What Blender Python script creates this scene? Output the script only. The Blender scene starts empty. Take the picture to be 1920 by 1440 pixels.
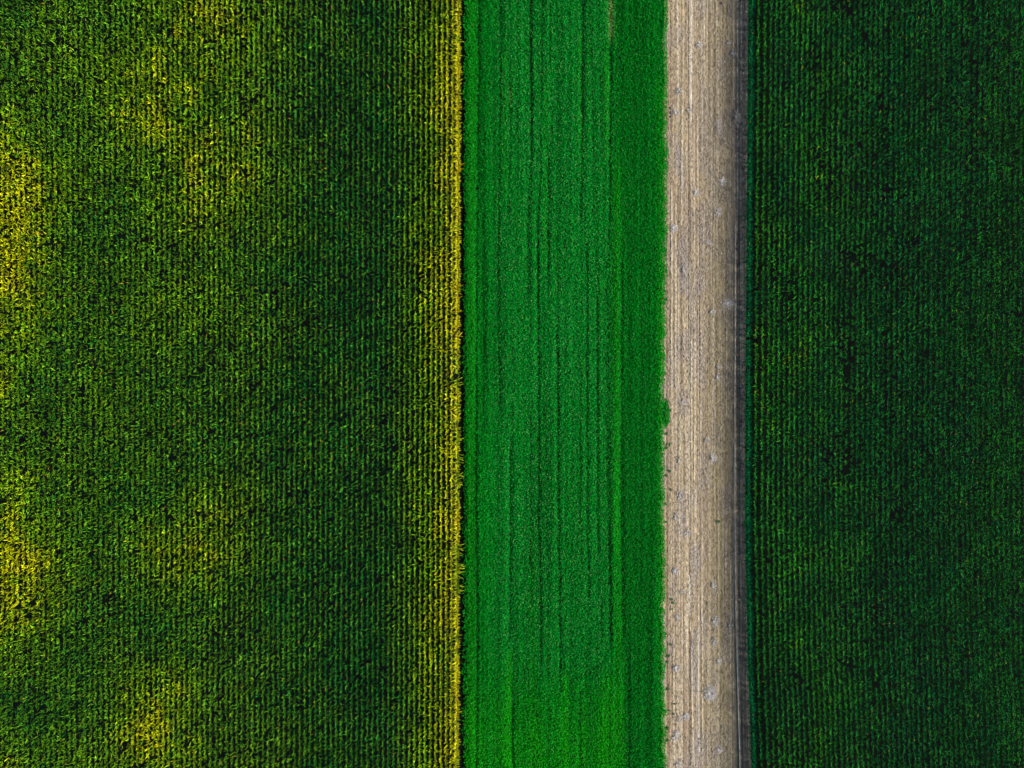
import bpy, math, random
import numpy as np
from math import radians as R

# ------------------------------------------------------------------ camera, light, exposure
scene = bpy.context.scene
col = scene.collection
CAM_H, F = 100.0, 1280.0                    # drone height in metres, focal length in photo pixels (24 mm lens)
cd = bpy.data.cameras.new('camera'); cd.sensor_width = 36; cd.lens = 24.0
cd.clip_end = 2000; cd.clip_start = 1
cam = bpy.data.objects.new('camera', cd); col.objects.link(cam)
cam.location = (0, 0, CAM_H); cam.rotation_euler = (0, 0, 0)
scene.camera = cam

SUN_EL, SUN_AZ = 27.0, -8.0                 # sun to the right of the picture (+x), soft through thin cloud
w = bpy.data.worlds.new('World'); scene.world = w; w.use_nodes = True
nt = w.node_tree; bg = nt.nodes['Background']
sky = nt.nodes.new('ShaderNodeTexSky'); sky.sky_type = 'NISHITA'; sky.sun_disc = False
sky.sun_elevation = R(SUN_EL); sky.sun_rotation = R(90 - SUN_AZ)
sky.air_density = 0.55; sky.dust_density = 0.1; sky.ozone_density = 2.5
nt.links.new(sky.outputs[0], bg.inputs[0]); bg.inputs[1].default_value = 0.05
sl = bpy.data.lights.new('sun', 'SUN'); sl.energy = 5.0; sl.angle = R(28); sl.color = (1.0, 0.94, 0.78)
so = bpy.data.objects.new('sun', sl); col.objects.link(so); so.location = (60, 0, 60)
so.rotation_euler = (0, R(90 - SUN_EL), R(SUN_AZ))
vs = scene.view_settings
vs.view_transform = 'Standard'; vs.look = 'None'; vs.gamma = 1; vs.exposure = 0.55
scene.cycles.max_bounces = 3; scene.cycles.diffuse_bounces = 1; scene.cycles.glossy_bounces = 1
scene.cycles.transmission_bounces = 2

# ------------------------------------------------------------------ helpers
rng = np.random.default_rng(11)

def W(px, py, z=0.0):
    """photo pixel -> world x, y at height z (used only to measure positions off the photo)"""
    k = (CAM_H - z) / F
    return (np.asarray(px, float) - 960) * k, (720 - np.asarray(py, float)) * k

def P(x, y, z=0.0):
    k = F / (CAM_H - z)
    return 960 + np.asarray(x) * k, 720 - np.asarray(y) * k

def vnoise(x, y, sx, sy, seed):
    """smooth value noise in 0..1; sx, sy are the cell sizes"""
    g = np.random.default_rng(seed).random((256, 256))
    u = np.asarray(x) / sx + 1000.37; v = np.asarray(y) / sy + 1000.71
    i = np.floor(u).astype(int); j = np.floor(v).astype(int)
    fu = u - i; fv = v - j
    fu = fu * fu * (3 - 2 * fu); fv = fv * fv * (3 - 2 * fv)
    i0, i1, j0, j1 = i % 256, (i + 1) % 256, j % 256, (j + 1) % 256
    return (g[i0, j0] * (1 - fu) + g[i1, j0] * fu) * (1 - fv) + (g[i0, j1] * (1 - fu) + g[i1, j1] * fu) * fv

def gauss(x, c, s):
    return np.exp(-0.5 * ((x - c) / s) ** 2)

def sstep(a, b, x):
    t = np.clip((x - a) / (b - a), 0, 1); return t * t * (3 - 2 * t)

def lerp(a, b, t):
    return np.asarray(a) + (np.asarray(b) - np.asarray(a)) * np.asarray(t)[..., None]

def blades(base, az, length, elev, droop, width, roll, color, nseg=3, prof=(0.55, 1.0, 0.75, 0.08), tip=None):
    """M curved leaf strips -> vertices (M*(nseg+1)*2, 3), quads, colours"""
    M = len(base); dx, dy = np.cos(az), np.sin(az)
    pts = np.zeros((M, nseg + 1, 3)); nrm = np.zeros((M, nseg + 1, 3))
    pts[:, 0] = base; step = length / nseg
    for s in range(nseg + 1):
        e = elev - droop * (s / nseg)
        nrm[:, s] = np.stack([-np.sin(e) * dx, -np.sin(e) * dy, np.cos(e)], 1)
        if s < nseg:
            e2 = elev - droop * ((s + .5) / nseg)
            c = np.cos(e2) * step
            pts[:, s + 1] = pts[:, s] + np.stack([c * dx, c * dy, np.sin(e2) * step], 1)
    side = np.stack([-dy, dx, np.zeros(M)], 1)[:, None, :]
    wd = side * np.cos(roll)[:, None, None] + nrm * np.sin(roll)[:, None, None]
    hw = 0.5 * width[:, None] * np.asarray(prof)[None, :]
    V = np.empty((M, nseg + 1, 2, 3))
    V[:, :, 0] = pts - wd * hw[..., None]; V[:, :, 1] = pts + wd * hw[..., None]
    n = (nseg + 1) * 2
    q = np.array([[2 * s, 2 * s + 1, 2 * s + 3, 2 * s + 2] for s in range(nseg)])
    Q = (np.arange(M) * n)[:, None, None] + q[None]
    C = np.repeat(color[:, None, :], n, 1)
    if tip is not None:
        f = np.repeat(np.linspace(0, 1, nseg + 1), 2)[None, :, None] ** 2 * tip[1]
        C = C * (1 - f) + np.asarray(tip[0])[None, None, :] * f
    return V.reshape(-1, 3), Q.reshape(-1, 4), C.reshape(-1, 3)

def join(parts):
    vs_, qs, cs, o = [], [], [], 0
    for v, q, c in parts:
        vs_.append(v); qs.append(q + o); cs.append(c); o += len(v)
    return np.concatenate(vs_), np.concatenate(qs), np.concatenate(cs)

def mesh_from(name, V, Q, C, mat, smooth=False):
    me = bpy.data.meshes.new(name)
    me.vertices.add(len(V)); me.vertices.foreach_set('co', V.astype(np.float32).ravel())
    me.loops.add(Q.size); me.loops.foreach_set('vertex_index', Q.astype(np.int32).ravel())
    me.polygons.add(len(Q)); me.polygons.foreach_set('loop_start', np.arange(0, Q.size, Q.shape[1], dtype=np.int32))
    me.polygons.foreach_set('use_smooth', np.full(len(Q), smooth))
    a = me.attributes.new('tint', 'FLOAT_COLOR', 'POINT')
    rgba = np.ones((len(V), 4), np.float32); rgba[:, :3] = np.clip(C, 0, 1)
    a.data.foreach_set('color', rgba.ravel())
    me.update(calc_edges=True); me.materials.append(mat)
    return me

def link(name, me, label, cat, kind=None, group=None, loc=(0, 0, 0)):
    o = bpy.data.objects.new(name, me); col.objects.link(o); o.location = loc
    o['label'] = label; o['category'] = cat
    if kind: o['kind'] = kind
    if group: o['group'] = group
    return o

def new_mat(name):
    m = bpy.data.materials.new(name); m.use_nodes = True
    for n in list(m.node_tree.nodes): m.node_tree.nodes.remove(n)
    return m, m.node_tree.nodes, m.node_tree.links

def leaf_mat(name, trans=0.22, gloss=0.05, rough=0.5, vary=0.0):
    m, N, L = new_mat(name)
    out = N.new('ShaderNodeOutputMaterial'); at = N.new('ShaderNodeAttribute'); at.attribute_name = 'tint'
    c = at.outputs['Color']
    if vary:
        oi = N.new('ShaderNodeObjectInfo'); hs = N.new('ShaderNodeHueSaturation')
        mr = N.new('ShaderNodeMapRange'); mr.inputs[3].default_value = 1 - vary; mr.inputs[4].default_value = 1 + vary
        L.new(oi.outputs['Random'], mr.inputs[0]); L.new(mr.outputs[0], hs.inputs['Value']); L.new(c, hs.inputs['Color'])
        c = hs.outputs[0]
    d = N.new('ShaderNodeBsdfDiffuse'); t = N.new('ShaderNodeBsdfTranslucent'); g = N.new('ShaderNodeBsdfGlossy')
    g.inputs['Roughness'].default_value = rough; g.inputs['Color'].default_value = (.8, .9, .85, 1)
    m1 = N.new('ShaderNodeMixShader'); m1.inputs[0].default_value = trans
    m2 = N.new('ShaderNodeMixShader'); m2.inputs[0].default_value = gloss
    L.new(c, d.inputs[0]); L.new(c, t.inputs[0])
    L.new(d.outputs[0], m1.inputs[1]); L.new(t.outputs[0], m1.inputs[2])
    L.new(m1.outputs[0], m2.inputs[1]); L.new(g.outputs[0], m2.inputs[2])
    L.new(m2.outputs[0], out.inputs[0])
    return m

def dry_mat(name, noise=0.25, scale=6.0, stretch=0.15):
    """matt dry straw / soil: tint attribute broken up by fine streaky noise"""
    m, N, L = new_mat(name)
    out = N.new('ShaderNodeOutputMaterial'); b = N.new('ShaderNodeBsdfPrincipled')
    b.inputs['Roughness'].default_value = 0.95; b.inputs['Specular IOR Level'].default_value = 0.1
    at = N.new('ShaderNodeAttribute'); at.attribute_name = 'tint'
    tc = N.new('ShaderNodeTexCoord'); mp = N.new('ShaderNodeMapping'); mp.inputs['Scale'].default_value = (1, stretch, 1)
    no = N.new('ShaderNodeTexNoise'); no.inputs['Scale'].default_value = scale; no.inputs['Detail'].default_value = 6
    mr = N.new('ShaderNodeMapRange'); mr.inputs[1].default_value = .3; mr.inputs[2].default_value = .7
    mr.inputs[3].default_value = 1 - noise; mr.inputs[4].default_value = 1 + noise
    mx = N.new('ShaderNodeVectorMath'); mx.operation = 'SCALE'
    L.new(tc.outputs['Object'], mp.inputs[0]); L.new(mp.outputs[0], no.inputs[0]); L.new(no.outputs[0], mr.inputs[0])
    L.new(at.outputs['Color'], mx.inputs[0]); L.new(mr.outputs[0], mx.inputs['Scale']); L.new(mx.outputs[0], b.inputs['Base Color'])
    L.new(b.outputs[0], out.inputs[0])
    return m

M_CORN = leaf_mat('corn_leaf', 0.14, 0.002, 0.5)
M_EDGE = leaf_mat('corn_leaf_edge', 0.14, 0.002, 0.5, vary=0.2)
M_CROP = leaf_mat('crop_leaf', 0.12, 0.002, 0.5)
M_WEED = leaf_mat('weed_leaf', 0.15, 0.02, 0.5)
M_STRAW = dry_mat('dry_straw', 0.1, 30, 1)
M_STUB = dry_mat('stubble_soil', 0.32, 13.0, 0.3)
M_STONE = dry_mat('stone', 0.2, 20, 1)

# ------------------------------------------------------------------ measured lines (photo pixels -> metres)
PY = [-400, 0, 250, 500, 720, 980, 1200, 1440, 1900]
def right_edge(y):      # foot of the right-hand corn
    return (np.interp(720 - y * 12.8, PY, [1402, 1401, 1399, 1397, 1395.5, 1395, 1399, 1407, 1420]) - 960) / 12.8
def stub_left(y):       # border of green crop and stubble
    b = (np.interp(720 - y * 12.8, [-400, 0, 100, 250, 350, 500, 640, 720, 830, 1000, 1080, 1260, 1350, 1440, 1900],
                   [1252, 1251, 1250, 1250, 1250, 1249, 1246, 1244, 1243, 1245, 1246, 1245, 1247, 1250, 1256]) - 960) / 12.8
    return b + (vnoise(y, 0 * y, 1.1, 1, 5) - .5) * 0.45 + (vnoise(y, 0 * y, .35, 1, 6) - .5) * .2
def left_row(y):        # stem line of the outermost left corn row
    return -7.88 + 0.1 - 0.24 * (720 - y * 12.8) / 1440

# ------------------------------------------------------------------ ground (soil sheet out to the horizon)
m, N, L = new_mat('soil')
out = N.new('ShaderNodeOutputMaterial'); b = N.new('ShaderNodeBsdfPrincipled')
b.inputs['Roughness'].default_value = 1; b.inputs['Specular IOR Level'].default_value = 0.05
tc = N.new('ShaderNodeTexCoord'); n1 = N.new('ShaderNodeTexNoise'); n1.inputs['Scale'].default_value = 2.5; n1.inputs['Detail'].default_value = 8
n2 = N.new('ShaderNodeTexNoise'); n2.inputs['Scale'].default_value = 0.08; n2.inputs['Detail'].default_value = 4
r1 = N.new('ShaderNodeValToRGB'); r1.color_ramp.elements[0].position = .35; r1.color_ramp.elements[1].position = .7
r1.color_ramp.elements[0].color = (.003, .005, .006, 1); r1.color_ramp.elements[1].color = (.010, .012, .012, 1)
r2 = N.new('ShaderNodeValToRGB'); r2.color_ramp.elements[0].position = .42; r2.color_ramp.elements[1].position = .6
mx = N.new('ShaderNodeMix'); mx.data_type = 'RGBA'; mx.inputs[7].default_value = (.005, .012, .008, 1)
L.new(tc.outputs['Object'], n1.inputs[0]); L.new(tc.outputs['Object'], n2.inputs[0])
L.new(n1.outputs[0], r1.inputs[0]); L.new(n2.outputs[0], r2.inputs[0]); L.new(r2.outputs[0], mx.inputs[0])
L.new(r1.outputs[0], mx.inputs[6]); L.new(mx.outputs[2], b.inputs['Base Color']); L.new(b.outputs[0], out.inputs[0])
g = 700.0
me = mesh_from('ground', np.array([[-g, -g, 0], [g, -g, 0], [g, g, 0], [-g, g, 0]]), np.array([[0, 1, 2, 3]]),
               np.full((4, 3), .03), m)
link('ground', me, 'dark moist soil lying under all the crops', 'soil', kind='structure')

# ------------------------------------------------------------------ pale lines on the stubble: (points px,py), width px, strength, colour
PALE, YEL, GREY = (.74, .65, .53), (.60, .47, .24), (.62, .60, .57)
TRACKS = [
 ([(1296.5,-150),(1296,100),(1295,225)], 1.9, 1.0, (.82,.75,.66)), ([(1270,-100),(1270.5,225)], 1.1, .7, PALE), ([(1279,-100),(1278.5,45)], 1.5, .7, YEL),
 ([(1278,205),(1277.5,300),(1276.5,420)], 1.5, .9, PALE), ([(1319,-100),(1319,65)], 1.5, .9, PALE), ([(1319,70),(1319,165)], .9, .8, PALE),
 ([(1261,-100),(1261.5,100)], 1.1, .7, YEL), ([(1261.5,218),(1261,330)], 1.1, .8, YEL), ([(1307.5,215),(1306.5,345)], .9, .9, PALE),
 ([(1315.7,190),(1315.7,300)], .8, .8, PALE), ([(1338.7,255),(1338,420),(1337,560)], 1.0, .85, PALE), ([(1337,560),(1336,720),(1335,870)], 1.0, .9, PALE),
 ([(1358.5,-50),(1358,52)], .9, .9, YEL), ([(1377.5,420),(1378.6,540),(1378,640),(1376.5,760),(1376.7,815),(1374.5,826)], .9, 1, (.62,.56,.46)),
 ([(1376.8,832),(1376,950),(1377,1080),(1379.5,1200),(1382.5,1300),(1386.5,1440),(1398,1700)], 1.0, 1, (.72,.67,.58)),
 ([(1258.5,355),(1259,410)], 1.4, .95, PALE), ([(1258.7,438),(1258.7,520)], 1.4, .95, PALE), ([(1258.7,560),(1258,690)], .9, .8, PALE),
 ([(1266.5,380),(1265.5,440),(1265,560),(1265.5,725)], 1.0, .8, PALE), ([(1271.5,500),(1271,720)], .9, .7, PALE), ([(1292.7,495),(1292.5,600)], 1.1, .9, PALE),
 ([(1291.5,610),(1290.6,720),(1291,850),(1292,960)], 1.1, .95, (.7,.61,.5)), ([(1295.5,640),(1295,720),(1295.3,850)], .9, .85, PALE), ([(1275.5,765),(1275,865)], 2.2, .9, (.66,.6,.46)),
 ([(1301.5,800),(1301,900)], 1.2, .85, PALE), ([(1312.5,760),(1312.3,920)], 1.2, .8, GREY), ([(1257.5,925),(1257.7,1080),(1259,1200)], 1.0, .85, (.62,.56,.36)),
 ([(1262,1220),(1262.5,1340)], 1.1, .8, YEL), ([(1263.5,1380),(1264.5,1460),(1270,1650)], 1.2, .85, PALE), ([(1314,1085),(1314.5,1170)], 1.3, .9, PALE),
 ([(1292,1080),(1292.5,1150)], 1.8, .95, (.80,.74,.66)), ([(1293.5,1160),(1294,1185)], 1.2, .9, PALE), ([(1295.5,1215),(1297,1320),(1301,1450),(1310,1650)], 1.2, .95, PALE),
 ([(1308,1180),(1308.7,1300),(1310,1410)], 1.6, .9, GREY), ([(1270,1260),(1270.3,1345)], .9, .7, PALE), ([(1332.5,1312),(1335,1405)], .9, .9, YEL),
 ([(1387,1060),(1388,1180),(1390,1270),(1394.5,1420),(1402,1650)], 1.5, .6, (.44,.35,.28)), ([(1398.5,1265),(1401,1340),(1404.5,1425),(1413,1650)], .8, .8, (.5,.42,.34)),
 ([(1369,1060),(1369.5,1250),(1371,1440),(1376,1650)], .8, .8, PALE), ([(1362,585),(1361,780)], .8, .8, PALE), ([(1388.3,480),(1387.5,720)], .7, .6, GREY),
 ([(1383,-150),(1382,200),(1381.5,430)], .8, .7, GREY), ([(1389,-150),(1388.5,300),(1388.3,470)], .7, .5, GREY), ([(1375,-150),(1374.5,180)], .8, .6, GREY),
 ([(1384.5,500),(1383.5,800),(1384,1050)], .6, .5, GREY), ([(1369,200),(1368.5,560)], .7, .55, GREY), ([(1352,640),(1352,900)], .7, .55, PALE), ([(1346,60),(1346,330)], .7, .5, PALE), ([(1355,900),(1356,1240)], .7, .5, PALE),
 ([(1303,600),(1303,830)], .9, .6, PALE), ([(1327.5,690),(1327.5,790)], .9, .6, YEL), ([(1320,380),(1317,480)], .8, .6, PALE), ([(1302,380),(1302.5,520)], .8, .5, PALE),
 ([(1281,1020),(1282,1160)], .8, .6, PALE), ([(1325.5,1380),(1326.5,1440),(1331,1650)], .9, .8, PALE), ([(1316,1300),(1318,1430)], 1.0, .5, PALE), ([(1303,920),(1303,1060)], 1.0, .5, GREY),
 ([(1364.5,360),(1364,470)], .7, .7, PALE), ([(1314,930),(1314,1080)], .9, .6, (.6,.55,.4)), ([(1325,1160),(1325.5,1290)], .7, .5, PALE), ([(1281,1180),(1282.5,1300)], .9, .5, PALE),
]
HEAPS = [  # px, py, rx px, ry px, paleness, label
 (1264,428,5,6,1.0,'compact lilac white straw heap beside the green crop, upper half of the strip'),
 (1354,341,4.5,6,.95,'small round white straw heap in the half shade near the dark corn, upper stubble strip'),
 (1346,399,6,8,.6,'loose grey straw patch just below the small round white heap'),
 (1337,859,5.5,7,.85,'pale lilac straw heap in the middle of the stubble strip below the big weed patch'),
 (1331,1299,9,12,1.0,'largest white straw heap, bursting outwards near the bottom of the stubble strip'),
 (1286,1342,4.5,4.5,1.0,'bright white straw heap with grey scatter on its left, below the largest heap'),
 (1275,1347,3,6,.6,'narrow grey straw scatter touching the left of the bright white heap'),
 (1269,1373,3,4,.9,'upper lobe of the paired white straw heaps beside the crop near the bottom'),
 (1265,1382,4,3.5,1.0,'lower lobe of the paired white straw heaps beside the crop near the bottom'),
 (1341,1164,6,9,.7,'long lilac grey straw heap with a dark gap at its top, lower stubble strip'),
 (1340,1203,4,8,.65,'narrow grey straw heap just below the long lilac grey one'),
 (1338,1096,4,5,.75,'small pinkish straw heap beside a single white stone, lower stubble strip'),
 (1348,1240,3.5,6,.65,'slim bluish straw heap above the largest white heap'),
 (1268,1252,5.5,5,.9,'ragged lilac white straw heap left of centre, above the largest white heap'),
 (1266,1070,5,5.5,.85,'lilac straw heap near the crop edge level with the start of the lower strip'),
 (1366,569,11,6,.9,'widest straw scatter, white stalks thrown across the shaded side in mid strip'),
 (1336,585,4,3.5,.85,'small bluish white heap left of the widest straw scatter'),
 (1283,507,4.5,9,.5,'faint lilac straw patch stretched along the rows in the upper middle of the strip'),
 (1310,85,4.5,5,.65,'grey lilac straw patch between two pale lines near the top of the strip'),
 (1365,82,4,4,.55,'dim grey straw patch close to the corn shadow near the top'),
 (1374,101,4,4,.75,'bluish white straw heap in the corn shadow near the top'),
 (1381,222,5,14,.55,'long blue grey straw patch lying in the shadow of the dark corn'),
 (1347,238,5,14,.5,'long grey straw patch at the edge of the corn shadow, upper strip'),
 (1273,172,6,6,.55,'lilac straw patch at the end of pale lines, top left of the strip'),
 (1268,212,4.5,5,.7,'pale straw heap beside dark clods at the crop edge, upper strip'),
 (1292,207,4,4,.6,'small lilac straw heap touching the lower end of the broad white line'),
 (1305,362,4,5,.8,'small lilac white straw heap in the centre of the upper strip'),
 (1328,455,4,5,.65,'pinkish straw heap on the sunny side of the centre, upper strip'),
 (1281,754,6,3,.75,'flat crosswise lilac straw heap right of the big weed patch'),
 (1346,707,3,6,.6,'slim blue grey straw heap at the edge of the shadow in mid strip'),
 (1348,688,3.5,4,.55,'small blue grey straw heap just above the slim one in mid strip'),
 (1324,826,3,5,.55,'faint bluish straw patch up and left of the pale lilac heap'),
 (1274,864,3.5,4,.65,'small lilac straw heap at the lower end of the broad pale line'),
 (1276,930,5,11,.6,'long whitish straw patch on the sunny left side below the middle'),
 (1289,999,4,5,.7,'whitish straw ring with a brown centre, left of centre below the middle'),
 (1268,968,4,8,.55,'soft lilac patch below the long whitish patch'),
 (1279,1109,3,4,.55,'little grey straw heap left of the broad white line in the lower strip'),
 (1270,1156,3,4.5,.75,'little pinkish white straw heap near the crop in the lower strip'),
 (1368,1172,3,5,.55,'little blue straw heap in the tracks along the dark corn'),
 (1348,1404,5,6,.65,'whitish straw scatter below the largest heap at the very bottom'),
 (1271,1432,5,5,.65,'grey straw scatter beside the crop at the bottom border of the photo'),
]
CLODS = [(1352,7,4.5,4,'big dark navy earth clod at the top of the stubble strip'),
         (1258,3,4,3,'dark clod by the crop corner at the very top of the strip'),
         (1256,203,3,4,'upper dark clod of the row beside the crop in the upper strip'),
         (1257,212,3,4,'middle dark clod of the row beside the crop in the upper strip'),
         (1257,219,3,3,'lowest dark clod of the row beside the crop in the upper strip'),
         (1251,547,2.5,4,'single dark clod against the crop in mid strip'),
         (1269,38,2.5,3,'small dark clod between the first pale lines near the top'),
         (1267,1357,2.5,2.5,'small brown clod above the paired white straw heaps')]
STONES = [(1399,23,'white pebble at the foot of the dark corn near the top'), (1376,186,'brightest white pebble in the corn shadow, upper strip'),
          (1393,138,'white pebble nearest the dark corn in the upper strip'), (1358,117,'small white pebble on the edge of the shadow near the top'),
          (1367,137,'small white pebble inside the shadow near the top'), (1350,635.5,'single white pebble below the widest straw scatter'),
          (1344,1110,'white pebble right below a small pinkish straw heap'), (1385,1124,'white pebble in the track beside the dark corn, lower strip'),
          (1252,1343,'white pebble among weeds at the crop edge near the bottom'), (1352,475,'small white pebble in mid strip at the start of the shadow')]
WEEDS = [(1249.5,776,(6,24),'big','biggest bright green weed patch, spilling from the crop onto the stubble at mid height'),
         (1257,769,3,'dark','dark weed tuft on the right flank of the biggest weed patch'),
         (1249,813,3,'dark','dark weed tuft just below the biggest weed patch'),
         (1255,834,3.5,'dark','round weed tuft with bare straw around it below the biggest patch'),
         (1249,840,3,'dark','weed tuft touching the crop beside the round tuft'),
         (1256,883,2.5,'dark','small weed tuft standing clear of the crop below the middle'),
         (1250,892,4,'thin','thin patchy weeds beside the crop below the middle'),
         (1258,918,3,'thin','pale green weed tuft on a pale line below the middle'),
         (1249,945,2.8,'dark','dark weed tuft against the crop above the lilac straw heap'),
         (1249,979,2.2,'dark','tiny dark weed against the crop above the lilac straw heap'),
         (1259,1124,2.6,'dark','upper weed of the pair on the pale line in the lower strip'),
         (1261,1131,2.4,'dark','lower weed of the pair on the pale line in the lower strip'),
         (1260,1142,2.8,'thin','thin pale weeds just below the pair in the lower strip'),
         (1250,1189,3,'thin','thin weed tuft at the crop edge in the lower strip'),
         (1257,1209,2.6,'dark','dark weed tuft standing clear of the crop above the largest lower tuft'),
         (1253,1230,4,'dark','largest dark weed tuft of the lower strip, near the crop'),
         (1252,1242,3,'dark','weed tuft directly under the largest lower tuft'),
         (1253,1293,3,'dark','dark weed tuft beside the crop level with the largest straw heap'),
         (1264,1320,1.8,'dark','tiny dark weed out on the stubble near the bottom'),
         (1256,1333,2,'dark','tiny weed above the pebble at the crop edge near the bottom'),
         (1263,1339,2.5,'dark','round weed right of the pebble at the crop edge'),
         (1251,1365,3.5,'dark','weed tuft leaning on the crop left of the paired white heaps'),
         (1251,1388,3.5,'dark','very dark weed tuft below and left of the paired white heaps'),
         (1247,290,4,'dark','dark weed bush on the crop edge in the upper strip'),
         (1246,308,3.5,'dark','dark weed bush just below another at the crop edge, upper strip'),
         (1246,433,3.5,'dark','dark weed bush left of the compact lilac heap'),
         (1248,470,3.5,'dark','weed bush poking out of the crop below the compact lilac heap'),
         (1250,561,3.2,'dark','weed bush beside the single dark clod in mid strip'),
         (1246,568,3.5,'dark','weed bush half inside the crop under the single dark clod'),
         (1347.5,978,3,'dark','lone dark weed out in the middle of the stubble, lower half')]

def track_field(px, py):
    """strength-weighted pale line mask and colour at photo pixel positions"""
    s = np.zeros_like(px); c = np.zeros(px.shape + (3,))
    for k, (pts, wd, st, cl) in enumerate(TRACKS):
        ys = [p[1] for p in pts]; xs = [p[0] for p in pts]
        cx = np.interp(py, ys, xs)
        a = gauss(px, cx, wd * .62) * st * sstep(ys[0] - 9, ys[0] + 3, py) * (1 - sstep(ys[-1] - 3, ys[-1] + 9, py))
        a = a * (0.7 + 0.5 * vnoise(py, py * 0, 2.6, 1, 300 + k)) * (.65 + .5 * vnoise(py, py * 0, 22, 1, 400 + k))
        a = np.clip(a, 0, 1)
        up = a > s; s = np.where(up, a, s); c[up] = cl
    return s, c

# ------------------------------------------------------------------ stubble strip: ridged sheet with stripe colours and painted-in shade along the corn
nx, ny = 190, 860
u = np.linspace(0, 1, nx); yy = np.linspace(-82, 82, ny)
Y, U = np.meshgrid(yy, u, indexing='ij')
x0 = stub_left(yy)[:, None] - 0.5; x1 = right_edge(yy)[:, None] + .15
X = x0 + (x1 - x0) * U
px, py = P(X, Y)
n_a = vnoise(X, Y, .28, 14, 21); n_b = vnoise(X, Y, .5, 30, 22); n_c = vnoise(X, Y, .2, 18, 23); n_d = vnoise(X, Y, 1.6, 4.5, 24); n_e = vnoise(X, Y, .3, .4, 25); n_l = vnoise(X, Y, .15, 45, 27); n_m = vnoise(X, Y, .34, 60, 28)
c = lerp((.46, .355, .275), (.48, .385, .25), n_b)
c = lerp(c, (.42, .35, .335), sstep(.45, .75, n_d))
c = lerp(c, (.60, .50, .39), sstep(.5, .9, n_a) * .9)
c = lerp(c, (.26, .19, .135), sstep(.55, .9, n_c) * .8)
c = lerp(c, (.40, .37, .34), sstep(.6, .95, n_e * .6 + n_d * .4) * .5)
olive = sstep(1300, 1345, px) * .6  # olive soil tone that also paints in the shadow's soft outer part
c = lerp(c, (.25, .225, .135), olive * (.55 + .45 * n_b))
c = lerp(c, (.22, .22, .21), sstep(1352, 1378, px) * .25)  # corn's cast shade painted into the ground colour
c = lerp(c, (.085, .115, .135), sstep(1377, 1384, px) * .68)  # dark bare track soil, made bluer to imitate the corn's shade
c = lerp(c, (.36, .22, .12), gauss(px, 1252, 4) * .35)
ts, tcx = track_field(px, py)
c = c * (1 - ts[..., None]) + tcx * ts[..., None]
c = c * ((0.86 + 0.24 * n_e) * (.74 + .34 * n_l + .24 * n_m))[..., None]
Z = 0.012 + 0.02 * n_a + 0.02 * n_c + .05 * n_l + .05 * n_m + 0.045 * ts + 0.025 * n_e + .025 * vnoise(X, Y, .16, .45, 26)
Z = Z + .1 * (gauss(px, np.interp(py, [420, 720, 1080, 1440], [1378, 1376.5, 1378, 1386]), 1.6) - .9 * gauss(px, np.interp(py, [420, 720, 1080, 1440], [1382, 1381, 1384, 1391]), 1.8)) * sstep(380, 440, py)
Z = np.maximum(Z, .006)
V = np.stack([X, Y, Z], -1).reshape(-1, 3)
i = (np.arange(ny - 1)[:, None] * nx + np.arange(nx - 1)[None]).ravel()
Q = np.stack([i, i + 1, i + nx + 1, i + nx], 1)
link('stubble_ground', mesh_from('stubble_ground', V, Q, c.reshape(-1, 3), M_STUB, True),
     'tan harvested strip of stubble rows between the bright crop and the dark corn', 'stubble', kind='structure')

# loose straw and cut stalks on the strip
n = 90000
sy = rng.uniform(-78, 78, n); a, bb = stub_left(sy), right_edge(sy)
sx = a + (bb - a) * rng.random(n)
spx, spy = P(sx, sy)
ts2, tc2 = track_field(spx, spy)
dens = .15 + .35 * vnoise(sx, sy, .28, 14, 21) + .3 * vnoise(sx, sy, .15, 45, 27) + .8 * ts2 + .35 * sstep(.5, .8, vnoise(sx, sy, 1.6, 4.5, 24))
keep = rng.random(n) < dens; sx, sy, spx, ts2, tc2 = sx[keep], sy[keep], spx[keep], ts2[keep], tc2[keep]; n = len(sx)
scol = lerp((.38, .29, .18), (.74, .66, .55), rng.random(n) ** 1.3)
scol = lerp(scol, (.50, .46, .46), (rng.random(n) < .15) * .8)
scol = lerp(scol, (.2, .14, .09), (rng.random(n) < .18) * .8)
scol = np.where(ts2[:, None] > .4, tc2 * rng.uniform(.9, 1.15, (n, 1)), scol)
scol = lerp(scol, (.30, .35, .38), sstep(1370, 1384, spx) * .7)  # straw turned blue grey to imitate shade beside the corn
scol = scol * (1 - .25 * sstep(1310, 1352, spx) - .4 * sstep(1374, 1384, spx))[:, None]  # straw darkened towards the corn, painting in its soft shadow
saz = np.where(rng.random(n) < .55, np.pi / 2 + rng.normal(0, .25, n), rng.uniform(0, 2 * np.pi, n))
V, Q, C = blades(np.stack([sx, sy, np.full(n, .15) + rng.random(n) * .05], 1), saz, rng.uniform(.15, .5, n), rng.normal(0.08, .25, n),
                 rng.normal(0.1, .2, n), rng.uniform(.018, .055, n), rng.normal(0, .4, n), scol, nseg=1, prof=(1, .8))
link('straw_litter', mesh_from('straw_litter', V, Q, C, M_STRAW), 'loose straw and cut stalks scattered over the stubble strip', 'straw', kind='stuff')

def ground_z(x, y):
    return 0.06

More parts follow.
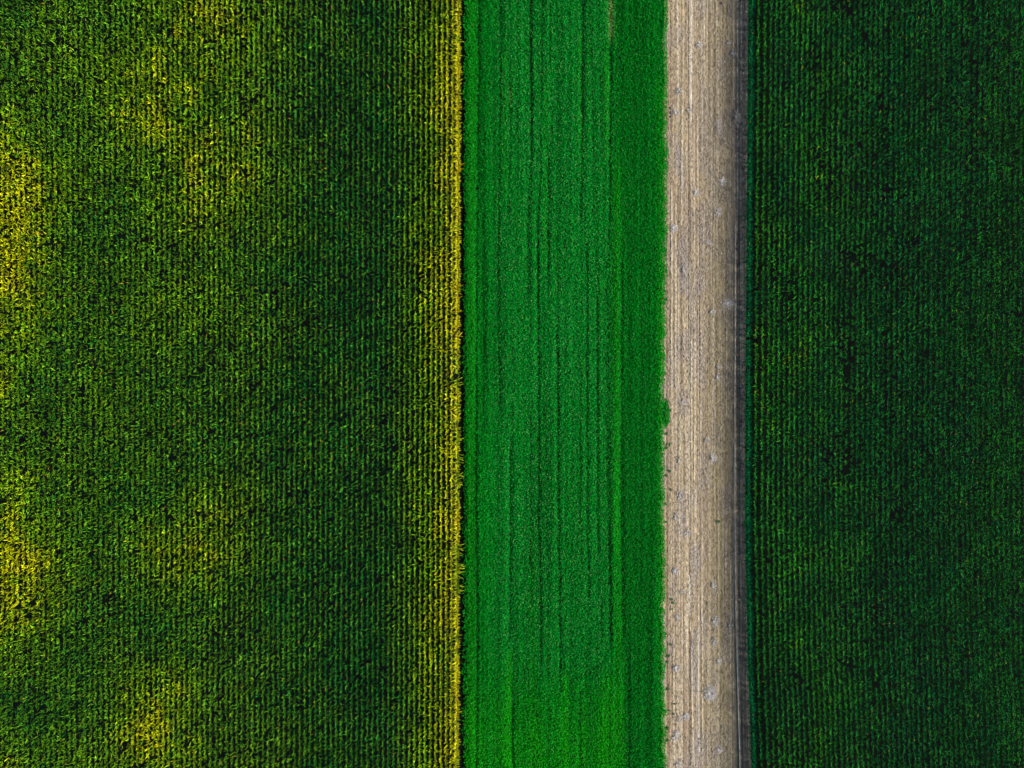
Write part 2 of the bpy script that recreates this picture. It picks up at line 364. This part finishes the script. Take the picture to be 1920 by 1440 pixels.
# ------------------------------------------------------------------ straw heaps, clods, pebbles, weeds on the strip
def heap_mesh(rx, ry, pale, seed):
    r = np.random.default_rng(seed)
    parts = []
    k = 18; ring = 6
    th = np.linspace(0, 2 * np.pi, k, endpoint=False)
    wob = 1 + .3 * (vnoise(np.cos(th) * 2, np.sin(th) * 2, 1, 1, seed + 7) - .5)
    Vd, h = [], .03 * min(1.5, rx / .4)
    for j in range(ring + 1):
        t = j / ring
        rr = t * .6 * wob
        z = h * (1 - t ** 2) + .02 * r.random(k) - .06 * t
        Vd.append(np.stack([rx * rr * np.cos(th), ry * rr * np.sin(th), z + .07], 1))
    Vd = np.concatenate(Vd); Qd = []
    for j in range(ring):
        for s in range(k):
            Qd.append([j * k + s, (j + 1) * k + s, (j + 1) * k + (s + 1) % k, j * k + (s + 1) % k])
    base = np.array(lerp((.40, .33, .26), (.60, .55, .54), np.float64(pale)))
    Cd = base * r.uniform(.7, 1.1, (len(Vd), 1))
    parts.append((Vd, np.array(Qd), Cd))
    n = int(420 * rx * ry / .16 * (.25 + 1.3 * pale ** 2)) + 30
    rad = np.minimum(np.abs(r.normal(0, .55, n)), 1.25); an = r.uniform(0, 2 * np.pi, n)
    bx, by = rx * rad * np.cos(an), ry * rad * np.sin(an)
    bz = .1 + h * np.clip(1 - rad ** 2, 0, 1) + r.random(n) * .05
    cc = lerp((.50, .42, .35), (.92, .89, .90), np.clip(pale * r.uniform(.55, 1.1, n), 0, 1))
    cc = lerp(cc, (.16, .13, .13), (r.random(n) < .03) * .8)
    L_ = r.uniform(.1, .3, n)
    parts.append(blades(np.stack([bx, by, bz], 1), an + r.normal(0, .9, n), L_, r.normal(.1, .35, n), r.normal(.3, .3, n),
                        r.uniform(.02, .06, n), r.normal(0, .5, n), cc, nseg=1, prof=(1, .7)))
    return join(parts)

for k, (hx, hy, rx, ry, pale, lab) in enumerate(HEAPS):
    x, y = W(hx, hy); x, y = float(x), float(y)
    V, Q, C = heap_mesh(rx / 12.8, ry / 12.8, pale, 900 + k)
    link('straw_heap', mesh_from('straw_heap', V, Q, C, M_STRAW), lab, 'straw heap', group='straw heaps on the stubble', loc=(x, y, .05))

def lump_mesh(rx, ry, rz, seed, cl, mat, name):
    r = np.random.default_rng(seed); k, ring = 12, 6
    Vv = []; Qq = []
    for j in range(ring + 1):
        ph = np.pi * (j / ring) - np.pi / 2
        for s in range(k):
            th = 2 * np.pi * s / k
            d = np.array([np.cos(ph) * np.cos(th), np.cos(ph) * np.sin(th), np.sin(ph)])
            q = 1 + .5 * (float(vnoise(d[0] * 1.7 + d[2], d[1] * 1.7 - d[2], 1, 1, seed)) - .5)
            Vv.append(d * q * (rx, ry, rz))
    for j in range(ring):
        for s in range(k):
            Qq.append([j * k + s, j * k + (s + 1) % k, (j + 1) * k + (s + 1) % k, (j + 1) * k + s])
    Vv = np.array(Vv)
    return mesh_from(name, Vv, np.array(Qq), np.array(cl) * r.uniform(.7, 1.2, (len(Vv), 1)), mat)

for k, (cx, cy, rx, ry, lab) in enumerate(CLODS):
    x, y = W(cx, cy)
    brown = 'brown' in lab
    me = lump_mesh(rx / 12.8 * .7, ry / 12.8 * .7, .12, 70 + k, (.12, .075, .05) if brown else (.10, .095, .12), M_STONE, 'earth_clod')
    link('earth_clod', me, lab, 'earth clod', group='earth clods on the stubble', loc=(float(x), float(y), .09))
for k, (cx, cy, lab) in enumerate(STONES):
    x, y = W(cx, cy); s = rng.uniform(.09, .13)
    me = lump_mesh(s, s * .8, s * .6, 170 + k, (.85, .84, .8), M_STONE, 'pebble')
    link('pebble', me, lab, 'pebble', group='pebbles on the stubble', loc=(float(x), float(y), .13))

def weed_mesh(rad, sort, seed, asp=1.0):
    r = np.random.default_rng(seed)
    n = int({'big': 900, 'dark': 420, 'thin': 120}[sort] * (rad / .3) ** 2 * asp * .45) + 30
    an = r.uniform(0, 2 * np.pi, n); rr = np.sqrt(r.random(n)) * rad * (.55 + .8 * vnoise(np.cos(an) * 3, np.sin(an) * 3, 1, 1, seed))
    hgt = {'big': .42, 'dark': .16, 'thin': .15}[sort]
    bz = .02 + hgt * r.random(n) * np.clip(1.15 - (rr / rad) ** 2, 0.1, 1)
    ca, cb = {'big': ((.004, .2, .018), (.012, .36, .015)), 'dark': ((.02, .13, .03), (.06, .28, .06)), 'thin': ((.05, .13, .04), (.13, .22, .06))}[sort]
    cc = lerp(ca, cb, r.random(n))
    return blades(np.stack([rr * np.cos(an) * (1 + .3 * np.sin(an * 2 + seed)), rr * np.sin(an) * asp, bz], 1), r.uniform(0, 2 * np.pi, n), r.uniform(.12, .26, n), r.uniform(.2, 1.3, n),
                  r.uniform(.3, 1.2, n), r.uniform(.03, .07, n), r.normal(0, .3, n), cc, nseg=2, prof=(.5, 1, .1))

for k, (cx, cy, rad, sort, lab) in enumerate(WEEDS):
    x, y = W(cx, cy, .25)
    ra, rb = rad if isinstance(rad, tuple) else (rad * .7, rad * .8)
    V, Q, C = weed_mesh(ra / 12.8, sort, 500 + k, rb / ra)
    link('weed_tuft', mesh_from('weed_tuft', V, Q, C, M_WEED), lab, 'weed', group='weeds along the crop edge', loc=(float(x), float(y), .04))

# ------------------------------------------------------------------ low bright green crop
DARK = [  # drill gaps and wheelings: points, width px, depth
 ([(898,-200),(898,100),(896,350),(894.7,480),(894,720),(893.7,960),(896,1160),(895,1300),(893,1440),(892,1700)], 1.4, .9),
 ([(938.5,-200),(938,150),(937,350),(935,480),(935.5,620),(938,760)], 1.4, .7), ([(995.7,-200),(996,150),(997.5,300)], 1.8, .95),
 ([(996,300),(991,400),(989.5,560)], 2.6, .6), ([(1018,-200),(1017,100),(1014,300),(1009.5,450)], 1.5, .5),
 ([(1009,430),(1010,560),(1011.5,700),(1011,960),(1014,1090),(1015,1250)], 1.5, .9), ([(1032,-200),(1031,120)], 1.3, .7), ([(1028.5,280),(1027.7,540)], 1.3, .75),
 ([(1093.5,-200),(1093,100),(1092,240)], 1.8, .8), ([(1092,240),(1090,420)], 1.3, .5), ([(1101.5,470),(1101.7,960),(1104,1130)], 1.4, .65),
 ([(1145.5,70),(1144,240),(1143,420)], 2.0, .75), ([(1142,420),(1138.5,560),(1139,800),(1141,960)], 2.6, .6), ([(1141,960),(1144.5,1100),(1145,1185),(1143.5,1215)], 2.2, .75),
 ([(1166,480),(1166.5,960),(1168,1200)], 2.2, .45), ([(1045.5,620),(1047,760),(1048,960),(1050.5,1120),(1051,1290)], 1.5, .85),
 ([(956.5,820),(957,960),(957,1200)], 1.4, .75), ([(960,1290),(961.7,1440),(963,1700)], 1.9, .75), ([(994.5,780),(995,960),(995.5,1135)], 1.2, .5),
 ([(1088,690),(1088.5,800),(1090,1060)], 1.1, .5), ([(1129,1130),(1128.5,1200)], 1.2, .8), ([(1120,560),(1120.5,960),(1122,1040)], 1.2, .6),
 ([(956,130),(957,250),(954,450)], 1.1, .35), ([(907,400),(908,640),(907,800)], 1.3, .4), ([(1022,720),(1026,960),(1028,1100)], 1.0, .35),
 ([(1110,60),(1113,400)], 1.0, .45), ([(1126,100),(1127,300)], 1.0, .5), ([(1064,150),(1060,480)], 1.0, .3), ([(918,900),(922,1300)], 1.0, .3),
 ([(1075,500),(1073,900)], 1.0, .3), ([(1179,1200),(1181,1440)], 2.0, .5), ([(1145,1240),(1142,1440)], 1.6, .35), ([(1086,1300),(1088,1440)], 1.4, .5),
 ([(1240.5,1030),(1240.5,1130)], .8, .3), ([(1240,850),(1239,935)], 1.0, .6),
]
BRIGHT = [([(885,-300),(885,480),(883,960),(886,1440),(887,1800)], 5, .35), ([(954,1230),(955,1440),(956,1800)], 2.8, 1.0), ([(1156,300),(1157,960),(1160,1250),(1163,1440),(1165,1800)], 4.5, .6),
          ([(1138,90),(1139,300)], 3, .5), ([(946,100),(946,360)], 3.5, .3), ([(1237,150),(1238,900),(1243,1440)], 3.5, .6), ([(1059,1260),(1060,1440),(1060,1800)], 2.5, .7),
          ([(999,1000),(998,1440),(998,1800)], 2.5, .4), ([(1140,1270),(1142,1440),(1142,1800)], 6, .6), ([(1023,150),(1023,480)], 3, .3), ([(1088,60),(1089,320)], 2, .4)]

def line_sum(lst, px, py, col_=False):
    s = np.zeros_like(px)
    for k, (pts, wd, st) in enumerate(lst):
        ys = [p[1] for p in pts]; xs = [p[0] for p in pts]
        cx = np.interp(py, ys, xs) + (vnoise(py, py * 0, 26, 1, 600 + k) - .5) * 2.2
        a = gauss(px, cx, wd * 1.35) * st * sstep(ys[0] - 20, ys[0] + 15, py) * (1 - sstep(ys[-1] - 15, ys[-1] + 20, py))
        s = np.maximum(s, a * (.75 + .35 * vnoise(py, py * 0, 30, 1, 700 + k)))
    return s
def curve_track(px, py):                      # the turning wheel track in the lower part
    t = np.zeros_like(px)
    pts = [(1145, 1185), (1143.5, 1212), (1138, 1230), (1129, 1242), (1117, 1251), (1101, 1260), (1083, 1271), (1060, 1281)]
    for (ax, ay), (bx, by) in zip(pts[:-1], pts[1:]):
        dx, dy = bx - ax, by - ay; q = np.clip(((px - ax) * dx + (py - ay) * dy) / (dx * dx + dy * dy), 0, 1)
        t = np.maximum(t, gauss(np.hypot(px - ax - q * dx, py - ay - q * dy), 0, 2.0))
    return t * .38

sp = 0.15
gy = np.arange(-76, 76, sp); gx = np.arange(-7.9, 24, sp)
GX, GY = np.meshgrid(gx, gy); GX = (GX + rng.uniform(-.5, .5, GX.shape) * sp).ravel(); GY = (GY + rng.uniform(-.5, .5, GY.shape) * sp).ravel()
edge_l = left_row(GY) + .62 + .35 * vnoise(GY, 0 * GY, 2.5, 1, 41)
ok = (GX > edge_l) & (GX < stub_left(GY) - .05)
ok &= ~((np.abs(GY) > 66) & (rng.random(len(GX)) < .5))
GX, GY = GX[ok], GY[ok]
gpx, gpy = P(GX, GY, .5)
dk = np.maximum(line_sum(DARK, gpx, gpy), curve_track(gpx, gpy))
br = line_sum(BRIGHT, gpx, gpy)
bald = gauss(gpx, 1146, 3.2) * sstep(-30, 8, gpy) * (1 - sstep(55, 88, gpy)) + .6 * gauss(gpx, 957.5, 1.6) * gauss(gpy, 178, 12)
shade_edge = 1 - sstep(863, np.interp(gpy, [0, 480, 960, 1440], [886, 881, 882, 887]) + 4 * vnoise(GX, GY, 1, 1.5, 49) - 2, gpx)  # crop is lowered and thinned here, imitating shade beside the corn
hfac = 1 - .7 * dk - .7 * shade_edge - .3 * bald
keep = rng.random(len(GX)) > np.clip(.5 * dk + .25 * bald + .95 * shade_edge, 0, .95)
sel = lambda *a: [q[keep] for q in a]
GX, GY, gpx, gpy, dk, br, bald, hfac, shade_edge = sel(GX, GY, gpx, gpy, dk, br, bald, hfac, shade_edge)
n = len(GX)
stripe = vnoise(GX, GY, .32, 25, 44); big = vnoise(GX, GY, 5, 9, 45); mid = vnoise(GX, GY, .6, 2.2, 46)
Hc = np.clip((.46 + .1 * stripe + .07 * mid + .03 * br) * hfac, .1, 1)
teal = sstep(900, 950, gpx) * (1 - sstep(1120, 1172, gpx)) * (1 - sstep(1180, 1330, gpy)) * .85 + .15
lush = np.clip(br + sstep(1230, 1420, gpy) * (.35 + .65 * vnoise(GX, GY, .9, 12, 48)) * (1 - sstep(1150, 1190, gpx)) + .25 * (1 - sstep(880, 905, gpx)), 0, 1)
cb = lerp((.001, .30, .016), (.003, .31, .030), teal * (.6 + .4 * big))
cb = lerp(cb, (.012, .44, .004), lush * .8)
cb = lerp(cb, (.001, .20, .014), sstep(1152, 1186, gpx) * (1 - sstep(1222, 1242, gpx)) * .6)
cb = lerp(cb, (.02, .11, .05), dk * .3)
cb = lerp(cb, (.30, .40, .14), bald * .7)
cb = cb * (.60 + .42 * stripe + .24 * vnoise(GX, GY, .9, 40, 50))[:, None]
LN = 5
B = np.repeat(np.stack([GX, GY, Hc], 1), LN, 0); cc = np.repeat(cb, LN, 0); Hh = np.repeat(Hc, LN); mN = len(B)
B[:, :2] += rng.normal(0, .05, (mN, 2)); B[:, 2] *= rng.uniform(.35, .95, mN)
cc = cc * rng.uniform(.45, 1.5, (mN, 1)); cc = lerp(cc, (.11, .50, .11), (rng.random(mN) < .10) * np.repeat(.25 + .75 * teal, LN) * .9)
V, Q, C = blades(B, rng.uniform(0, 2 * np.pi, mN), rng.uniform(.14, .27, mN), rng.uniform(.1, 1.25, mN), rng.uniform(.2, 1.3, mN),
                 rng.uniform(.05, .10, mN), rng.normal(0, .35, mN), cc, nseg=2, prof=(.5, 1, .12))
link('green_crop', mesh_from('green_crop', V, Q, C, M_CROP), 'low dense bright green crop in a striped band between corn and stubble', 'crop', kind='stuff')

# ------------------------------------------------------------------ corn
def corn_leaves(x, y, H, yaw, base, r, nleaf=7, z0=0.0, fat=1.0, sec=None, spread=.6, low=.7, reach=1.0):
    """every plant: nleaf arching leaves set alternately up the stalk"""
    n = len(x); parts = []
    for i in range(nleaf):
        f = i / (nleaf - 1)
        az = yaw + (i % 2) * np.pi + r.normal(0, spread, n)
        bz = H * (low + (.9 - low) * f) * r.uniform(.95, 1.05, n)
        ln = (.46 - .06 * f) * r.uniform(.6, 1.3, n) * fat * reach * np.where(r.random(n) < .07, 1.5, 1)
        el = np.radians(66 + 14 * f) + r.normal(0, .14, n)
        dr = np.radians(105 - 30 * f) * r.uniform(.75, 1.2, n)
        wd = (.11 - .02 * f) * r.uniform(.8, 1.2, n) * fat
        c_ = base * r.uniform(.45, 1.55, (n, 1))
        if sec is not None:
            c_ = lerp(c_, sec, (r.random(n) < .005) * .8)
        parts.append(blades(np.stack([x, y, z0 + bz], 1), az, ln, el, dr, wd, r.normal(0, .3, n), c_, nseg=3, prof=(.6, 1, .8, .1)))
    return join(parts)

def stalks(x, y, H, cl):
    n = len(x)
    a = [blades(np.stack([x, y, np.zeros(n)], 1), np.full(n, t), H * .92, np.full(n, np.pi / 2 - .01), np.zeros(n), np.full(n, .04), np.zeros(n),
                np.tile(cl, (n, 1)), nseg=1, prof=(1, .6)) for t in (0., np.pi / 2)]
    return join(a)

def row_points(rows, yr, sp_, jit=.05):
    xs, ys, ks = [], [], []
    for k, xf in rows:
        y_ = np.arange(-yr, yr, sp_) + rng.uniform(0, sp_); y_ = y_ + rng.normal(0, jit, len(y_))
        xs.append(xf(y_) + rng.normal(0, .02, len(y_)) + (vnoise(y_, 0 * y_, 3.0, 1, 2000 + k) - .5) * .09); ys.append(y_); ks.append(np.full(len(y_), k))
    return np.concatenate(xs), np.concatenate(ys), np.concatenate(ks)

# yellowing patches of the left field (photo pixels)
YP = [(-10,430,75,150,1.0),(5,560,50,80,.65),(-10,700,30,60,.6),(15,1080,65,90,.95),(20,960,45,80,.5),(395,310,95,110,.65),(300,180,85,120,.6),(380,50,110,120,.6),(470,30,60,60,.3),(440,370,60,45,.45),
      (365,1035,75,60,.7),(395,955,60,50,.45),(300,1370,75,80,.7),(250,1440,80,60,.45),(0,1450,40,50,.5),(100,350,60,50,.2),(140,120,150,120,.18),(330,560,90,100,.28),(400,650,120,100,.2),(200,750,200,200,.12),(420,1250,60,120,.2),(480,1420,60,60,.25)]
def yellowness(px, py, krow):
    s = np.zeros_like(px)
    for cx, cy, rx, ry, a in YP:
        s = np.maximum(s, a * np.exp(-.5 * (((px - cx) / rx) ** 2 + ((py - cy) / ry) ** 2)))
    s = s * (.55 + .7 * vnoise(px, py, 34, 40, 51)) * (.88 + .24 * vnoise(px, py, 9, 12, 54)) + .12 * vnoise(px, py, 60, 70, 52) + .10 * (1 - sstep(120, 540, px)) * .8
    e = np.interp(krow, [0, 1, 2, 3, 5, 8, 11, 15], [1.0, .98, .85, .72, .54, .34, .18, 0])
    e = e * (.62 + .62 * vnoise(px, py, 30, 60, 53))
    return np.clip(np.maximum(s * .92, e * 1.05), 0, 1.1)

def corn_colour(yl, n, r, dark=(.010, .15, .015), midc=(.18, .40, .005), yel=(.70, .72, .003)):
    t = np.clip(yl + r.normal(0, .13, n) * (.4 + yl), 0, 1.1)
    c_ = lerp(dark, midc, np.clip(t / .46, 0, 1)); c_ = lerp(c_, yel, np.clip((t - .46) / .52, 0, 1))
    return c_

# left field, all rows but the outermost stretch that is built plant by plant below
rows = [(k, (lambda y_, k=k: left_row(y_) - .7526 * k)) for k in range(0, 116)]
x, y, k = row_points(rows, 76, .28)
half = ((np.abs(y) > 62) | (x < -78)) & (rng.random(len(x)) < .45)
own = (k == 0) & (np.abs(y) < 56.6)
px, py = P(x, y, 2.1)
gap = vnoise(x, y, .55, .7, 61) > .96
gap = (gap | (rng.random(len(x)) < .10)) & ((k > 6) | (rng.random(len(x)) < .35))
keep = ~(half | own | gap); x, y, k, px, py = x[keep], y[keep], k[keep], px[keep], py[keep]; n = len(x)
H = 2.15 + .35 * (vnoise(x, y, 4, 6, 62) - .5) + .3 * (vnoise(x, y, .6, .6, 63) - .5) + rng.normal(0, .13, n)
ylw = yellowness(px, py, k); H = H + .2 * (vnoise(k * 1.0, y, 1, 7, 68) - .5) - .25 * ylw * (k > 14)
cb = corn_colour(ylw, n, rng) * (.72 + .4 * vnoise(x, y, 3, 3, 64))[:, None] * np.exp(rng.normal(0, .24, (n, 1)))
parts = [corn_leaves(x, y, H, rng.normal(1.2, .6, n), cb, rng, nleaf=5, sec=(.45, .26, .03))]
e = k < 6
parts.append(stalks(x[e], y[e], H[e], (.16, .2, .04)))
V, Q, C = join(parts)
link('yellowing_corn', mesh_from('yellowing_corn', V, Q, C, M_CORN), 'tall corn with yellowing patches planted in rows left of the bright green crop', 'corn', kind='stuff')

# right field
roff = np.concatenate([[0, .93, 1.87, 2.72], 2.72 + .7526 * np.arange(1, 74)])
rows = [(200 + i, (lambda y_, o=o: right_edge(y_) + .1 + o)) for i, o in enumerate(roff)]
x, y, k = row_points(rows, 76, .27); k = k - 200
half = ((np.abs(y) > 62) | (x > 80)) & (rng.random(len(x)) < .45)
hol = np.zeros(len(x)); px, py = P(x, y, 2.1)
for cx, cy, rx, ry, a in [(1585,10,14,10,.8),(1525,110,10,25,.6),(1480,545,10,30,.5),(1665,360,10,9,.6),(1590,700,10,60,.55),(1600,480,25,18,.35),(1640,500,30,12,.35),(1685,970,10,10,.7),(1850,420,22,40,.35),(1590,1250,8,12,.6),(1705,450,15,6,.5),(1490,1270,8,14,.5),(1770,1180,12,8,.5),(1900,590,12,6,.5),(1560,860,16,40,.25),(1730,660,9,6,.4),(1660,300,6,170,.3),(1664,760,6,120,.28),(1588,860,7,90,.35),(1820,300,7,200,.22),(1640,1180,7,150,.25),(1545,200,7,120,.25)]:
    hol = np.maximum(hol, a * np.exp(-.5 * (((px - cx) / rx) ** 2 + ((py - cy) / ry) ** 2)))
gap = (vnoise(x, y, .6, 1.0, 71) > .98) | (rng.random(len(x)) < .05 + hol)
keep = ~(half | gap); x, y, k, px, py, hol = x[keep], y[keep], k[keep], px[keep], py[keep], hol[keep]; n = len(x)
H = 2.2 + .35 * (vnoise(x, y, 4, 6, 72) - .5) + .3 * (vnoise(x, y, .6, .6, 73) - .5) + rng.normal(0, .12, n) - .7 * hol + .3 * (vnoise(k * 1.0, y, 1, 7, 78) - .5)
yl = .05 + .3 * vnoise(px, py, 40, 60, 74) * (1 - sstep(1500, 1700, px)) + .10 * vnoise(px, py, 25, 25, 75) + .12 * sstep(1750, 1920, px) * vnoise(px, py, 70, 60, 76)
cb = corn_colour(yl, n, rng, dark=(.001, .095, .026), midc=(.032, .26, .012)) * (.75 + .4 * vnoise(x, y, 3, 3, 77))[:, None] * np.exp(rng.normal(0, .24, (n, 1)))
o_ = k == 0
cb[o_] = lerp((.002, .085, .034), (.004, .14, .04), rng.random(o_.sum()))  # outer row tinted dark teal: its shaded face put into leaf colour
parts = [corn_leaves(x, y, H, rng.normal(1.2, .6, n), cb, rng, nleaf=5, sec=(.30, .30, .03), fat=.95)]
parts.append(corn_leaves(x[o_], y[o_], H[o_], rng.normal(0, .6, o_.sum()), cb[o_], rng, nleaf=9, low=.1, fat=1.25))
e = k < 4
parts.append(stalks(x[e], y[e], H[e], (.05, .12, .03)))
V, Q, C = join(parts)
link('dark_corn', mesh_from('dark_corn', V, Q, C, M_CORN), 'dark green corn planted in dense rows right of the stubble strip', 'corn', kind='stuff')

# the outermost left row, plant by plant (12 shapes in three colours, copied along the row)
TINTS = {'orange': (.64, .54, .006), 'yellow': (.62, .62, .006), 'green': (.32, .44, .008)}
LAB = {'orange': 'orange yellow corn plant in the outermost row along the bright green crop',
       'yellow': 'clear yellow corn plant in the outermost row along the bright green crop',
       'green': 'yellow green corn plant in the outermost row along the bright green crop'}
proto = {}
r = np.random.default_rng(5)
one = np.zeros(1)
for t, cl in TINTS.items():
    proto[t] = []
    for v in range(8):
        pr = [corn_leaves(one, one, one + 2.25, one, np.array([cl]), r, nleaf=12, fat=1.0, spread=.75, reach=1.55, low=.5), stalks(one, one, one + 2.25, (.25, .26, .04))]
        tas = blades(np.tile([[0, 0, 2.05]], (5, 1)), r.uniform(0, 6.28, 5), r.uniform(.2, .32, 5), r.uniform(1.0, 1.5, 5), r.uniform(.2, .8, 5),
                     np.full(5, .025), np.zeros(5), np.tile([[.5, .36, .12]], (5, 1)), nseg=2, prof=(1, 1, .4))
        pr.append(tas)
        proto[t].append(mesh_from('corn_plant', *join(pr), M_EDGE))
src = {}
ys = np.arange(-56.5, 56.5, .378) + r.normal(0, .05, len(np.arange(-56.5, 56.5, .378)))
for yv in ys:
    pyv = 720 - yv * 12.8
    if 699 < pyv < 711: continue
    q = float(vnoise(np.array(pyv), np.array(0.), 55, 1, 91)) + r.normal(0, .16)
    q += .25 * math.exp(-.5 * ((pyv - 480) / 120) ** 2) + .2 * math.exp(-.5 * ((pyv - 230) / 150) ** 2) + .2 * math.exp(-.5 * ((pyv - 1380) / 90) ** 2)
    t = 'orange' if q > 1.0 else ('yellow' if q > .42 else 'green')
    v = int(r.integers(8))
    if (t, v) not in src:
        o = link('corn_plant', proto[t][v], LAB[t], 'corn plant', group='corn plants of the outermost row beside the green crop'); src[(t, v)] = o
    else:
        o = src[(t, v)].copy(); col.objects.link(o)
    o.location = (float(left_row(yv)) + r.normal(0, .05), float(yv), 0)
    o.rotation_euler = (0, 0, r.normal(0, .5)); s = r.uniform(.85, 1.12); o.scale = (s, s, s * r.uniform(.9, 1.08))
